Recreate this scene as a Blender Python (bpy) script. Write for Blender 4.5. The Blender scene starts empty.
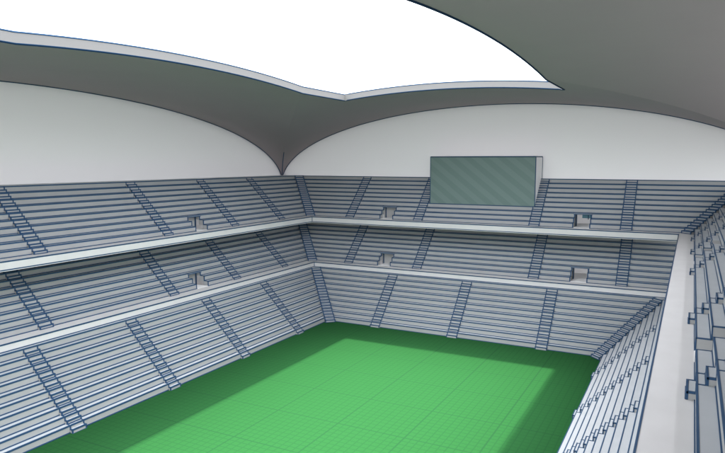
import bpy, bmesh, math
from math import sqrt, cos, sin, pi

S = 29.0                      # metres per plan unit (one terrace step is about 0.8 m deep)
W = 1.637                     # pitch width in plan units
SC = bpy.context.scene
COL = SC.collection

# ------------------------------------------------------------------ materials
def mat(name, col, rough=0.8, vary=0.0, scale=0.6, spec=0.25):
    m = bpy.data.materials.new(name); m.use_nodes = True
    nt = m.node_tree; b = nt.nodes['Principled BSDF']
    b.inputs['Base Color'].default_value = (*col, 1)
    b.inputs['Roughness'].default_value = rough
    b.inputs['Specular IOR Level'].default_value = spec
    if vary:
        tc = nt.nodes.new('ShaderNodeTexCoord')
        n = nt.nodes.new('ShaderNodeTexNoise'); n.inputs['Scale'].default_value = scale
        n.inputs['Detail'].default_value = 5
        nt.links.new(tc.outputs['Object'], n.inputs['Vector'])
        r = nt.nodes.new('ShaderNodeMapRange')
        r.inputs['From Min'].default_value = 0.3; r.inputs['From Max'].default_value = 0.7
        r.inputs['To Min'].default_value = 1 - vary; r.inputs['To Max'].default_value = 1 + vary
        nt.links.new(n.outputs['Fac'], r.inputs['Value'])
        mx = nt.nodes.new('ShaderNodeVectorMath'); mx.operation = 'SCALE'
        mx.inputs[0].default_value = col
        nt.links.new(r.outputs['Result'], mx.inputs['Scale'])
        nt.links.new(mx.outputs['Vector'], b.inputs['Base Color'])
    return m

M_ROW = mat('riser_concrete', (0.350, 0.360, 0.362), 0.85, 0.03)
M_TREAD = mat('lightened_tread_concrete', (0.445, 0.470, 0.495), 0.8, 0.03)  # paler, bluer copy of riser concrete; light on upward faces put into colour
M_SLAB = mat('pale_concrete', (0.61, 0.605, 0.605), 0.8, 0.025)
M_STEP = mat('step_concrete', (0.36, 0.366, 0.366), 0.85, 0.03)
M_EDGE = mat('blue_edging', (0.023, 0.066, 0.140), 0.6)
M_ROOF = mat('grey_roof_lining', (0.35,0.303,0.316), 0.9, 0.015, 0.15)
M_RIM_EDGE = mat('darkened_rim_edging', (0.012, 0.034, 0.075), 0.8, spec=0.05)  # blue edging copied darker to offset strong sky light on the rim
M_RIM = mat('pale_roof_rim', (0.19,0.19,0.19), 0.8)
M_WHITE = mat('white_casing', (0.9, 0.9, 0.9), 0.6)
M_TEAL = mat('teal_glass', (0.10, 0.30, 0.40), 0.2)
M_GROUND = mat('paved_ground', (0.11, 0.11, 0.11), 0.9, 0.08, 0.05)

def facade_material():
    m = bpy.data.materials.new('translucent_facade_panel'); m.use_nodes = True
    nt = m.node_tree; nt.nodes.remove(nt.nodes['Principled BSDF'])
    out = nt.nodes['Material Output']
    d = nt.nodes.new('ShaderNodeBsdfDiffuse'); d.inputs['Color'].default_value = (0.78,0.778,0.784,1)
    t = nt.nodes.new('ShaderNodeBsdfTranslucent'); t.inputs['Color'].default_value = (0.90,0.895,0.90,1)  # translucency added so outside sky light brightens wall and interior
    mx = nt.nodes.new('ShaderNodeMixShader'); mx.inputs['Fac'].default_value = 0.235
    nt.links.new(d.outputs[0], mx.inputs[1]); nt.links.new(t.outputs[0], mx.inputs[2])
    nt.links.new(mx.outputs[0], out.inputs['Surface'])
    return m
M_WALL = facade_material()

def pitch_material():
    m = bpy.data.materials.new('marked_turf'); m.use_nodes = True
    nt = m.node_tree; b = nt.nodes['Principled BSDF']; b.inputs['Roughness'].default_value = 1.0
    b.inputs['Specular IOR Level'].default_value = 0.1
    tc = nt.nodes.new('ShaderNodeTexCoord'); sep = nt.nodes.new('ShaderNodeSeparateXYZ')
    nt.links.new(tc.outputs['Object'], sep.inputs[0])
    def math_(op, a, bb=None):
        n = nt.nodes.new('ShaderNodeMath'); n.operation = op
        for i, x in enumerate((a, bb)):
            if x is None: continue
            if isinstance(x, (int, float)): n.inputs[i].default_value = x
            else: nt.links.new(x, n.inputs[i])
        return n.outputs[0]
    def lines(axis, step, off, width):
        v = math_('DIVIDE', math_('ADD', sep.outputs[axis], -off * S), step * S)
        v = math_('ABSOLUTE', math_('SUBTRACT', math_('FRACT', math_('ADD', v, 0.5)), 0.5))
        return math_('LESS_THAN', v, width / step / 2)
    minor = math_('MAXIMUM', lines(0, .02775, .28, .0048), lines(1, .02775, -.2255, .0048))
    major = math_('MAXIMUM', lines(0, .2775, .28, .0062), lines(1, .2775, -.2255, .0062))
    def mix(fac, a, bcol):
        n = nt.nodes.new('ShaderNodeMix'); n.data_type = 'RGBA'
        nt.links.new(fac, n.inputs['Factor'])
        if isinstance(a, tuple): n.inputs[6].default_value = (*a, 1)
        else: nt.links.new(a, n.inputs[6])
        n.inputs[7].default_value = (*bcol, 1)
        return n.outputs[2]
    c = mix(minor, (0.0130, 0.074, 0.0205), (0.0108, 0.063, 0.0187))
    c = mix(major, c, (0.0100, 0.056, 0.0185))
    nt.links.new(c, b.inputs['Base Color'])
    return m
M_PITCH = pitch_material()

def screen_material():
    m = bpy.data.materials.new('dark_screen_painted_sheen'); m.use_nodes = True
    nt = m.node_tree; b = nt.nodes['Principled BSDF']
    b.inputs['Roughness'].default_value = 0.55; b.inputs['Specular IOR Level'].default_value = 0.2
    tc = nt.nodes.new('ShaderNodeTexCoord')
    mp = nt.nodes.new('ShaderNodeMapping'); mp.inputs['Rotation'].default_value = (0, math.radians(-38), 0)
    w = nt.nodes.new('ShaderNodeTexWave'); w.bands_direction = 'Z'; w.inputs['Scale'].default_value = 0.165  # diagonal bands of reflective shading put into the base colour
    w.wave_profile = 'SIN'
    nt.links.new(tc.outputs['Object'], mp.inputs[0]); nt.links.new(mp.outputs[0], w.inputs['Vector'])
    r = nt.nodes.new('ShaderNodeValToRGB')
    r.color_ramp.elements[0].position = .35; r.color_ramp.elements[1].position = .65
    r.color_ramp.elements[0].color = (0.145, 0.208, 0.198, 1); r.color_ramp.elements[1].color = (0.166, 0.230, 0.220, 1)
    nt.links.new(w.outputs['Fac'], r.inputs[0]); nt.links.new(r.outputs[0], b.inputs['Base Color'])
    return m
M_SCREEN = screen_material()

# ------------------------------------------------------------------ mesh helpers
class MB:
    def __init__(s): s.v = []; s.f = []; s.mi = []
    def hexa(s, p, mi=0, skip=(), top=None):
        """p: 8 points, bottom 0-3 then top 4-7, each ring counter-clockwise"""
        b = len(s.v); s.v += p
        F = [(3, 2, 1, 0), (4, 5, 6, 7), (0, 1, 5, 4), (1, 2, 6, 5), (2, 3, 7, 6), (3, 0, 4, 7)]
        for i, f in enumerate(F):
            if i in skip: continue
            s.f.append(tuple(b + k for k in f)); s.mi.append(top if (top is not None and i == 1) else mi)
    def box(s, x0, x1, y0, y1, z0, z1, mi=0):
        s.hexa([(x0, y0, z0), (x1, y0, z0), (x1, y1, z0), (x0, y1, z0),
                (x0, y0, z1), (x1, y0, z1), (x1, y1, z1), (x0, y1, z1)], mi)
    def tube(s, pts, r, mi=0, n=6):
        """round tube along a polyline (plan units)"""
        from mathutils import Vector
        P = [Vector(p) for p in pts]; base = len(s.v)
        for i, p in enumerate(P):
            t = (P[min(i + 1, len(P) - 1)] - P[max(i - 1, 0)]).normalized()
            a = t.orthogonal().normalized() if abs(t.z) > .95 else t.cross(Vector((0, 0, 1))).normalized()
            c = t.cross(a)
            for k in range(n):
                q = p + (a * cos(2 * pi * k / n) + c * sin(2 * pi * k / n)) * r
                s.v.append(tuple(q))
        for i in range(len(P) - 1):
            for k in range(n):
                s.f.append((base + i * n + k, base + i * n + (k + 1) % n, base + (i + 1) * n + (k + 1) % n, base + (i + 1) * n + k)); s.mi.append(mi)
        s.f.append(tuple(base + k for k in range(n))[::-1]); s.mi.append(mi)
        s.f.append(tuple(base + (len(P) - 1) * n + k for k in range(n))); s.mi.append(mi)
    def build(s, name, mats, parent=None, fix=True, origin=(0, 0, 0)):
        me = bpy.data.meshes.new(name)
        ox, oy, oz = origin
        me.from_pydata([((x - ox) * S, (y - oy) * S, (z - oz) * S) for x, y, z in s.v], [], s.f)
        for m in mats: me.materials.append(m)
        me.polygons.foreach_set('material_index', s.mi)
        if fix:
            bm = bmesh.new(); bm.from_mesh(me); bmesh.ops.recalc_face_normals(bm, faces=bm.faces); bm.to_mesh(me); bm.free()
        me.update()
        o = bpy.data.objects.new(name, me); COL.objects.link(o)
        o.location = (ox * S, oy * S, oz * S)
        if parent is not None:
            o.parent = parent
            o.matrix_parent_inverse = parent_inverse(parent)
        return o

def parent_inverse(p):
    from mathutils import Matrix
    m = Matrix.Identity(4); q = p
    chain = []
    while q is not None:
        chain.append(q); q = q.parent
    w = Matrix.Identity(4)
    for q in reversed(chain):
        w = w @ (q.matrix_parent_inverse if q.parent else Matrix.Identity(4)) @ Matrix.Translation(q.location)
    return w.inverted()

def thing(name, label, cat, loc=(0, 0, 0), group=None):
    o = bpy.data.objects.new(name, None); COL.objects.link(o)
    o.location = [c * S for c in loc]; o.empty_display_size = 1
    tag(o, label, cat, group); return o

def tag(o, label=None, cat=None, group=None, kind=None):
    if label: o['label'] = label
    if cat: o['category'] = cat
    if group: o['group'] = group
    if kind: o['kind'] = kind

# ------------------------------------------------------------------ grandstands
E_ = .0276                                        # depth of one terrace step
DA, ZA0, ZA1 = .268, .283, .3147                  # lower balcony edge
DB, ZB0, ZB1 = .3073, .5846, .6208                # upper balcony edge
NEAR = -2.72                                      # near end of the pitch
TIERS = [  # first riser d, base z, rise
    (0.0, 0.0, .0283), (.345, ZA1, .0272), (.3794, ZB1, .02716)]

class Side:
    """maps (d = distance back from the pitch, t = along the stand, z) to the plan"""
    def __init__(s, kind): s.kind = kind
    def P(s, d, t, z):
        if s.kind == 'long_a': return (-d, t, z)
        if s.kind == 'long_b': return (W + d, t, z)
        return (t, d, z)
    def lo(s, d): return -d if s.kind == 'end' else NEAR - d
    def hi(s, d): return W + d if s.kind == 'end' else d
    def bar(s, mb, d0, d1, z0, z1, t0=None, t1=None, mi=0, top=None):
        """box in the stand's frame; None = run to the mitre"""
        f0 = (lambda d: s.lo(d)) if t0 is None else (lambda d: t0)
        f1 = (lambda d: s.hi(d)) if t1 is None else (lambda d: t1)
        mb.hexa([s.P(d0, f0(d0), z0), s.P(d1, f0(d1), z0), s.P(d1, f1(d1), z0), s.P(d0, f1(d0), z0),
                 s.P(d0, f0(d0), z1), s.P(d1, f0(d1), z1), s.P(d1, f1(d1), z1), s.P(d0, f1(d0), z1)], mi, top=top)

SW = .0310                                        # half width of a flight of steps
PW = .044                                         # half width of a portal

def tier_rows(side, tier, idx, portals, lw, back):
    r1, zb, s = TIERS[idx]
    for k in range(10):
        d0 = r1 + k * E_; d1 = d0 + E_ + .004; z1 = zb + (k + 1) * s; z0 = z1 - s - .002
        if k == 9: d1 = back if idx == 2 else d0 + E_ + .03
        if idx == 0 and k == 0: z0 = zb - .004
        cuts = [(None, None)]
        if portals and k < 3:
            cuts = []; a = None
            for p in sorted(portals):
                cuts.append((a, p - PW)); a = p + PW
            cuts.append((a, None))
        mb = MB()
        zf = zb + k * s
        for a, b in cuts:
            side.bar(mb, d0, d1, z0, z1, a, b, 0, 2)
            h = lw * .5
            side.bar(mb, d0 - .0006, d0 + h, z1 - h, z1 + .0006, a, b, 1)       # nosing
            side.bar(mb, d0 - lw * .36, d0 + .0006, zf + .0002, zf + lw * .36, a, b, 1)   # foot of the riser
            for t, sg in ((a, 1), (b, -1)):
                if t is not None:                                                 # edge of the portal cut
                    t0, t1 = sorted((t - sg * .0006, t + sg * lw * .6))
                    side.bar(mb, d0 - .0007, d0 + .002, zf, z1 + .0002, t0, t1, 1)
                    side.bar(mb, d0 - .0007, d0 + E_, z1 - .002, z1 + .0007, t0, t1, 1)
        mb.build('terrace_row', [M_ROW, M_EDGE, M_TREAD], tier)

def flight(side, tier, idx, t, lw):
    """half steps laid against each riser, with zigzag edge lines on both sides of the aisle"""
    r1, zb, s = TIERS[idx]
    mb = MB(); e = lw * .5
    n0 = 10
    for k in range(n0):
        d1 = r1 + k * E_ + .0010; d0 = d1 - E_ * .52; z0 = zb + k * s + .0003; z1 = zb + k * s + s * .5
        if idx == 0 and k == 0: z0 = -.003
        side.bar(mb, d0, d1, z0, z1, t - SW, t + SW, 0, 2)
        side.bar(mb, d0 - .0007, d0 + e, z1 - e, z1 + .0007, t - SW - .0006, t + SW + .0006, 1)
        side.bar(mb, d0 - e * .7, d0 + .0005, z0 + .0002, z0 + e * .7, t - SW, t + SW, 1)
        for sg in (-1, 1):
            ts = t + sg * SW
            a, b = sorted((ts - sg * e, ts + sg * .0008))
            side.bar(mb, d0 - .0008, d0 + .003, z0, z1 + .0008, a, b, 1)
            side.bar(mb, d0, d1, z1 - .003, z1 + .0009, a, b, 1)
            # line along the aisle's side: over the tread and up the riser
            dz = zb + (k + 1) * s
            dr = r1 + k * E_
            side.bar(mb, dr - .0010, dr + .0004, z1, dz + .0010, a, b, 1)
            if k < 9: side.bar(mb, dr, dr + E_ * .5, dz - .001, dz + .0010, a, b, 1)
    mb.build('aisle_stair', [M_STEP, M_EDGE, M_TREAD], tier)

def corner_flight(tier, idx, cx, sx, lw):
    """steps running up the mitre where two stands meet; sx=-1 for the x=0 corner, +1 for x=W"""
    r1, zb, s = TIERS[idx]
    q = 1 / sqrt(2); hw = .0320; e = lw * .5
    def P(a, b, z):   # a: distance out along the diagonal, b: across
        return (cx + sx * a * q + b * q, a * q - sx * b * q, z)
    mb = MB()
    def bar(a0, a1, b0, b1, z0, z1, mi, top=None):
        mb.hexa([P(a0, b0, z0), P(a1, b0, z0), P(a1, b1, z0), P(a0, b1, z0),
                 P(a0, b0, z1), P(a1, b0, z1), P(a1, b1, z1), P(a0, b1, z1)], mi, top=top)
    st = E_ * sqrt(2) / 2
    a_base = r1 * sqrt(2) - hw - .006
    for j in range(20):
        a0 = a_base + (j - 1) * st + .004; z0 = zb + j * s / 2; z1 = zb + (j + 1) * s / 2 + .0012
        a1 = a0 + st + .03
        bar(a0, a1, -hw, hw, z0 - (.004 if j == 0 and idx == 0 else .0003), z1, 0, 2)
        bar(a0 - .0007, a0 + e, -hw - .0005, hw + .0005, z1 - e, z1 + .0007, 1)
        bar(a0 - e * .7, a0 + .0005, -hw, hw, z0 + .0015, z0 + .0015 + e * .7, 1)
        for sg in (-1, 1):
            b0, b1 = sorted((sg * hw - sg * e * 1.2, sg * hw + sg * .0009))
            bar(a0 - .0009, a0 + .003, b0, b1, z0, z1 + .0008, 1)
            bar(a0, a0 + st, b0, b1, z1 - .003, z1 + .0009, 1)
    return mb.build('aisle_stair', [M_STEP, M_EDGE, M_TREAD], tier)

def portal(side, tier, idx, t, lw, back, pane=False, through=False):
    r1, zb, s = TIERS[idx]
    mb = MB(); top = zb + 3 * s
    dl = r1 + 2 * E_
    # lintel slab over the opening, a little wider than it and level with the third step
    side.bar(mb, dl - .003, r1 + 3 * E_ + .003, top - .009, top + .0012, t - PW - .007, t + PW + .007, 0)
    h = lw * .42
    side.bar(mb, dl - .0037, dl - .003 + h, top + .0012 - h, top + .0019, t - PW - .0076, t + PW + .0076, 2)
    side.bar(mb, dl - .0037, dl - .003 + h, top - .0095, top - .009 + h, t - PW - .0076, t + PW + .0076, 2)
    # passage: floor, side walls, ceiling and either a closed door leaf or an open way to the rear concourse
    df = r1 + 3 * E_; dn = back if through else df + .02
    side.bar(mb, r1 - .001, dn, zb - .006, zb + .0014, t - PW + .001, t + PW - .001, 4)
    if through:
        side.bar(mb, df + .045, dn, zb - .006, zb + .0010, t - PW - .25, t + PW + .15, 4)
    else:
        side.bar(mb, df + .004, df + .008, zb - .006, top - .004, t - PW - .004, t + PW + .004, 0)
    for sg in (-1, 1):
        a, b = sorted((t + sg * (PW - .001), t + sg * (PW + .010)))
        side.bar(mb, df + .0045, df + .05, zb - .006, top - .004, a, b, 0)
        a, b = sorted((t + sg * (PW - .001), t + sg * (PW - .001 - lw * .5)))
        side.bar(mb, df - .003, df + .002, zb + .001, top - .009, a, b, 2)   # door jamb line
    side.bar(mb, df + .0048, df + .05, top - .007, top - .0045, t - PW, t + PW, 0)
    mats = [M_STEP, M_SLAB, M_EDGE, M_TEAL, M_WHITE]
    if pane:
        side.bar(mb, df + .044, df + .047, zb + .047, top - .008, t - PW + .030, t + PW - .002, 3)
        side.bar(mb, df + .043, df + .048, zb + .040, top - .008, t + .018, t + .022, 2)
    mb.build('portal', mats, tier)

def grandstand(kind, label, lows, mids, ups, mport, uport, lw, back, corners=(), stair_label=None):
    side = Side(kind)
    base = {'long_a': (0, -1.36, 0), 'long_b': (W, -1.36, 0), 'end': (W / 2, 0, 0)}[kind]
    root = thing('grandstand', label, 'grandstand', base, 'three tier grandstands round the pitch')
    for idx in range(3):
        r1, zb, s = TIERS[idx]
        mb = MB(); h = lw * .45
        if idx == 0:      # unseen wall behind the lowest tier, added to close off light
            side.bar(mb, .30, .32, 0, .25, mi=0)
        else:
            d0, z0, z1 = ((DA, ZA0, ZA1), (DB, ZB0, ZB1))[idx - 1]
            side.bar(mb, d0, r1 + .02, z0 - .003, z1, mi=0)
            side.bar(mb, d0 - .0007, d0 + h, z1 - h, z1 + .0007, mi=1)
            side.bar(mb, d0 - .0007, d0 + .004, z0, z0 + h, mi=1)
            if kind == 'end':
                for tc in (-d0, W + d0):
                    side.bar(mb, d0 - .003, d0 + .003, z0, z1, tc - .003, tc + .003, 1)
        bk = back if idx == 2 else back - .002
        tier = mb.build('seating_tier', [M_SLAB, M_EDGE], root, origin=base)
        tag(tier, ('lowest tier rising from the green pitch', 'middle tier behind the lower pale balcony', 'top tier behind the upper pale balcony')[idx])
        ports = (None, mport, uport)[idx]
        tier_rows(side, tier, idx, ports, lw, back)
        for t in (lows, mids, ups)[idx]: flight(side, tier, idx, t, lw)
        for cx, sx in corners: corner_flight(tier, idx, cx, sx, lw)
        for i, t in enumerate(ports or ()): portal(side, tier, idx, t, lw, bk, pane=(kind == 'end' and idx == 2 and i == 1), through=(kind == 'end' and i == 1))
    return root

BACK_LONG, BACK_END = .794, .657
LOWS = [-.335, -.842, -1.343, -1.838, -2.34]
UPS = [.035, -.44, -.972, -1.69, -2.22, -2.74]
MIDS = [.012, -.475, -.98, -1.705, -2.22, -2.74]
grandstand('long_a', 'long grandstand on the left, behind the left touchline, reaching the corner below the roof foot', LOWS, MIDS, UPS, [-.757, -1.95], [-.713, -1.995], .0098, BACK_LONG)
grandstand('end', 'short end grandstand facing the camera with the big screen on its top tier', [.333, .822, 1.322], [-.037, .46, 1.196, 1.676], [-.045, .45, 1.184, 1.684],
           [.222, 1.447], [.222, 1.447], .0092, BACK_END, corners=((0, -1), (W, 1)))
grandstand('long_b', 'grandstand on the right seen steeply from above its wide pale upper walkway', LOWS, MIDS, UPS, [-.757, -1.95], [-.713, -1.995], .0056, BACK_LONG)

# ------------------------------------------------------------------ scoreboard
root = thing('scoreboard', 'big dark green screen in a white box standing on the far top tier', 'scoreboard', (.828, .56, .72))
mb = MB(); x0, x1, y0, y1, z0, z1 = .494, 1.163, .470, .655, .700, 1.027
mb.box(x0, x1, y0, y1, z0, z1, 0)
r = .0035
for a, b in (((x0, y0, z1), (x1, y0, z1)), ((x0, y1, z1), (x1, y1, z1)), ((x0, y0, z1), (x0, y1, z1)), ((x1, y0, z1), (x1, y1, z1)),
             ((x1, y0, z0), (x1, y0, z1)), ((x1, y1, z0), (x1, y1, z1)), ((x0, y0, z0), (x0, y0, z1))):
    mb.tube([a, b], r, 1, 4)
mb.tube([(x0, y0, .717), (x1, y0, .717)], r, 1, 4)
mb.build('housing', [M_WHITE, M_EDGE], root, origin=(.828, .56, .72))
mb = MB(); mb.box(x0 + .002, x1 - .002, y0 - .003, y0 + .01, .717, z1 - .003, 0)
mb.build('screen', [M_SCREEN], root, origin=(.828, .46, .87))

# ------------------------------------------------------------------ vaulted roof with an opening
RX, RY, AX, AY, Z0, ZB = .871, -1.46, 1.669, 2.12, .832, .53
SX = .348; YO = .547                 # half size of the opening as a share of AX, AY
TH = .0305
def arch(u): return Z0 + ZB * sqrt(max(0.0, 1 - u * u))
OVER = .024                          # the roof runs this far over the facade walls
def webs():
    """four barrel webs meeting on the groins; each a list of strips of rings"""
    N = 96
    us = sorted(set([-cos(pi * i / N) for i in range(N + 1)] + [-SX, SX, -YO, YO]))
    out = []
    for axis, sg in ((1, 1), (1, -1), (0, 1), (0, -1)):
        faces = []
        o = SX if axis == 1 else YO              # opening half width across this web
        lim = YO if axis == 1 else SX            # opening edge along the web
        for a, b in zip(us[:-1], us[1:]):
            mid = (a + b) / 2
            def start(u): return lim if (abs(mid) < o and lim > abs(u) - 1e-9) else abs(u)
            # break at the opening edge so that neighbouring strips share corners
            v0, v1 = start(a), start(b)
            faces.append((a, b, v0, v1))
        out.append((axis, sg, faces))
    return out
def rp(axis, sg, u, v, dz=0):
    """u across the web, v outward (1 = wall)"""
    if axis == 1:
        y = RY + sg * (AY * v + (OVER if v > .9999 else 0)); return (RX + AX * u, y, arch(u) + dz)
    x = RX + sg * (AX * v + (OVER if v > .9999 else 0)); return (x, RY + AY * u, arch(u) + dz)

roof = thing('stadium_roof', 'grey vaulted roof on corner feet with a large rounded opening to the white sky', 'roof', (RX, RY, 0)); roof['kind'] = 'thing'
for axis, sg, faces in webs():
    mb = MB()
    for a, b, v0, v1 in faces:
        lo = [rp(axis, sg, a, v0), rp(axis, sg, b, v1), rp(axis, sg, b, 1), rp(axis, sg, a, 1)]
        hi = [(x, y, z + TH) for x, y, z in lo]
        k = len(mb.v); mb.v += lo + hi
        mb.f += [(k, k + 1, k + 2, k + 3), (k + 7, k + 6, k + 5, k + 4), (k, k + 4, k + 5, k + 1), (k + 2, k + 6, k + 7, k + 3)]
        mb.mi += [0, 0, 0, 0]
    o = mb.build('vault_web', [M_ROOF], roof, fix=False, origin=(RX, RY, 0))
    bm = bmesh.new(); bm.from_mesh(o.data); bmesh.ops.remove_doubles(bm, verts=bm.verts, dist=1e-4)
    bmesh.ops.recalc_face_normals(bm, faces=bm.faces); bm.to_mesh(o.data); bm.free()
# line where the vault meets each facade
for axis, sg in ((1, 1), (0, -1), (0, 1), (1, -1)):
    mb = MB(); pts = []
    for i in range(97):
        u = -cos(pi * i / 96)
        x, y, z = rp(axis, sg, u, .9985)
        pts.append((x, y, z - .001))
    mb.tube(pts, .0036, 0, 5)
    mb.build('edge_trim', [M_EDGE], roof, origin=(RX, RY, 0))
# short raised seam at the foot of each groin
for sx in (-1, 1):
    for sy in (-1, 1):
        mb = MB(); pts = [(RX + sx * AX * t, RY + sy * AY * t, arch(t)) for t in (.90, .93, .96, .98, .995)]
        mb.tube(pts, .0032, 0, 5); mb.build('groin_seam', [M_EDGE], roof, origin=(RX, RY, 0))
# pale rim round the opening
ring = []
def zu(x, y): return max(arch((x - RX) / AX), arch((y - RY) / AY))
xl, xr, yn, yf = RX - AX * SX, RX + AX * SX, RY - AY * YO, RY + AY * YO
n = 48
us = sorted(set([-1 + 2 * i / n for i in range(n)] + [-SX / YO, SX / YO]))
for u in us: ring.append((xl, RY + AY * YO * u))
for i in range(n): ring.append((xl + (xr - xl) * i / n, yf))
for u in reversed(us[1:] + [1.0]): ring.append((xr, RY + AY * YO * u))
for i in range(n): ring.append((xr - (xr - xl) * i / n, yn))
mb = MB(); g = .003
N = len(ring)
for i, (x, y) in enumerate(ring):
    ix = x + (g if x <= xl + 1e-6 else -g if x >= xr - 1e-6 else 0); iy = y + (g if y <= yn + 1e-6 else -g if y >= yf - 1e-6 else 0)
    z = zu(x, y); mb.v += [(ix, iy, z - .0008), (ix, iy, z + TH + .0008), (x - (ix - x), y - (iy - y), z + TH + .0008), (x - (ix - x), y - (iy - y), z - .0008)]
for i in range(N):
    a, b = i * 4, ((i + 1) % N) * 4
    for k in range(4):
        mb.f.append((a + k, b + k, b + (k + 1) % 4, a + (k + 1) % 4)); mb.mi.append(0)
# edge lines along the rim
rim = mb.build('opening_rim', [M_RIM], roof, origin=(RX, RY, 0))
for dz in (0, TH):
    mb = MB(); mb.tube([(x, y, zu(x, y) + dz) for x, y in ring] + [(ring[0][0], ring[0][1], zu(*ring[0]) + dz)], .0042, 0, 5)
    mb.build('edge_trim', [M_RIM_EDGE], rim, origin=(RX, RY, 0))

# ------------------------------------------------------------------ facade walls filling the arches
def facade(axis, sg, label):
    mb = MB(); n = 96
    f = RX - AX, RX + AX, RY - AY, RY + AY
    for i in range(n):
        ua, ub = -cos(pi * i / n), -cos(pi * (i + 1) / n)
        P = []
        for z in (0, 1):
            for (u, off) in ((ua, 0), (ub, 0), (ub, .018), (ua, .018)):
                zz = -.01 if z == 0 else arch(u) + .006
                if axis == 1: P.append((RX + AX * u, RY + sg * (AY + off), zz))
                else: P.append((RX + sg * (AX + off), RY + AY * u, zz))
        mb.hexa(P, 0, skip=tuple(k for k in (3, 5) if not ((k == 5 and i == 0) or (k == 3 and i == n - 1))))
    base = (RX, RY + sg * AY, 0) if axis == 1 else (RX + sg * AX, RY, 0)
    o = mb.build('facade_wall', [M_WALL], None, origin=base)
    bm = bmesh.new(); bm.from_mesh(o.data); bmesh.ops.remove_doubles(bm, verts=bm.verts, dist=1e-4)
    bmesh.ops.recalc_face_normals(bm, faces=bm.faces); bm.to_mesh(o.data); bm.free()
    tag(o, label, 'wall', 'pale walls filling the roof arches', 'thing')
facade(0, -1, 'plain pale grey wall under the left roof arch, behind the long left stand')
facade(1, 1, 'plain grey wall under the far roof arch, behind the dark screen')

# ------------------------------------------------------------------ ground and pitch
mb = MB(); mb.v = [(-150, -150, -.012), (150, -150, -.012), (150, 150, -.012), (-150, 150, -.012)]; mb.f = [(0, 1, 2, 3)]; mb.mi = [0]
o = mb.build('ground', [M_GROUND]); tag(o, 'paved ground under and around the stadium', 'ground', kind='structure')
mb = MB(); mb.v = [(-.3, NEAR - .3, 0), (W + .3, NEAR - .3, 0), (W + .3, .3, 0), (-.3, .3, 0)]; mb.f = [(0, 1, 2, 3)]; mb.mi = [0]
o = mb.build('pitch', [M_PITCH]); tag(o, 'bright green pitch ruled with a fine darker grid', 'pitch', kind='structure')

# ------------------------------------------------------------------ light
w = bpy.data.worlds.new('World'); SC.world = w; w.use_nodes = True
nt = w.node_tree; bg = nt.nodes['Background']
sky = nt.nodes.new('ShaderNodeTexSky'); sky.sky_type = 'NISHITA'; sky.sun_disc = False
sky.sun_elevation = math.radians(89); sky.sun_rotation = 0; sky.dust_density = 4; sky.air_density = 1.0
hs = nt.nodes.new('ShaderNodeHueSaturation'); hs.inputs['Saturation'].default_value = 0.16
nt.links.new(sky.outputs[0], hs.inputs['Color']); nt.links.new(hs.outputs[0], bg.inputs[0])
bg.inputs[1].default_value = 0.15
sd = bpy.data.lights.new('sun', 'SUN'); sd.energy = 1.1; sd.angle = math.radians(1.4); sd.color = (1, .95, .78)
so = bpy.data.objects.new('sun', sd); COL.objects.link(so); so.rotation_euler = (0, 0, 0); so.location = (RX * S, RY * S, 80)

# ------------------------------------------------------------------ camera
cd = bpy.data.cameras.new('camera'); cam = bpy.data.objects.new('camera', cd); COL.objects.link(cam)
cd.sensor_fit = 'HORIZONTAL'; cd.sensor_width = 36; cd.lens = 630.54 / 725 * 36; cd.clip_end = 12000; cd.clip_start = .05
cam.location = (1.9959 * S, -3.3542 * S, 1.0 * S)
cam.rotation_euler = (pi / 2 - .1033, 0, .4814)
SC.camera = cam

SC.view_settings.view_transform = 'Standard'; SC.view_settings.look = 'None'
SC.view_settings.exposure = 3.05; SC.view_settings.gamma = 1; SC.view_settings.use_curve_mapping = False
SC.cycles.max_bounces = 16; SC.cycles.diffuse_bounces = 12; SC.cycles.use_denoising = True
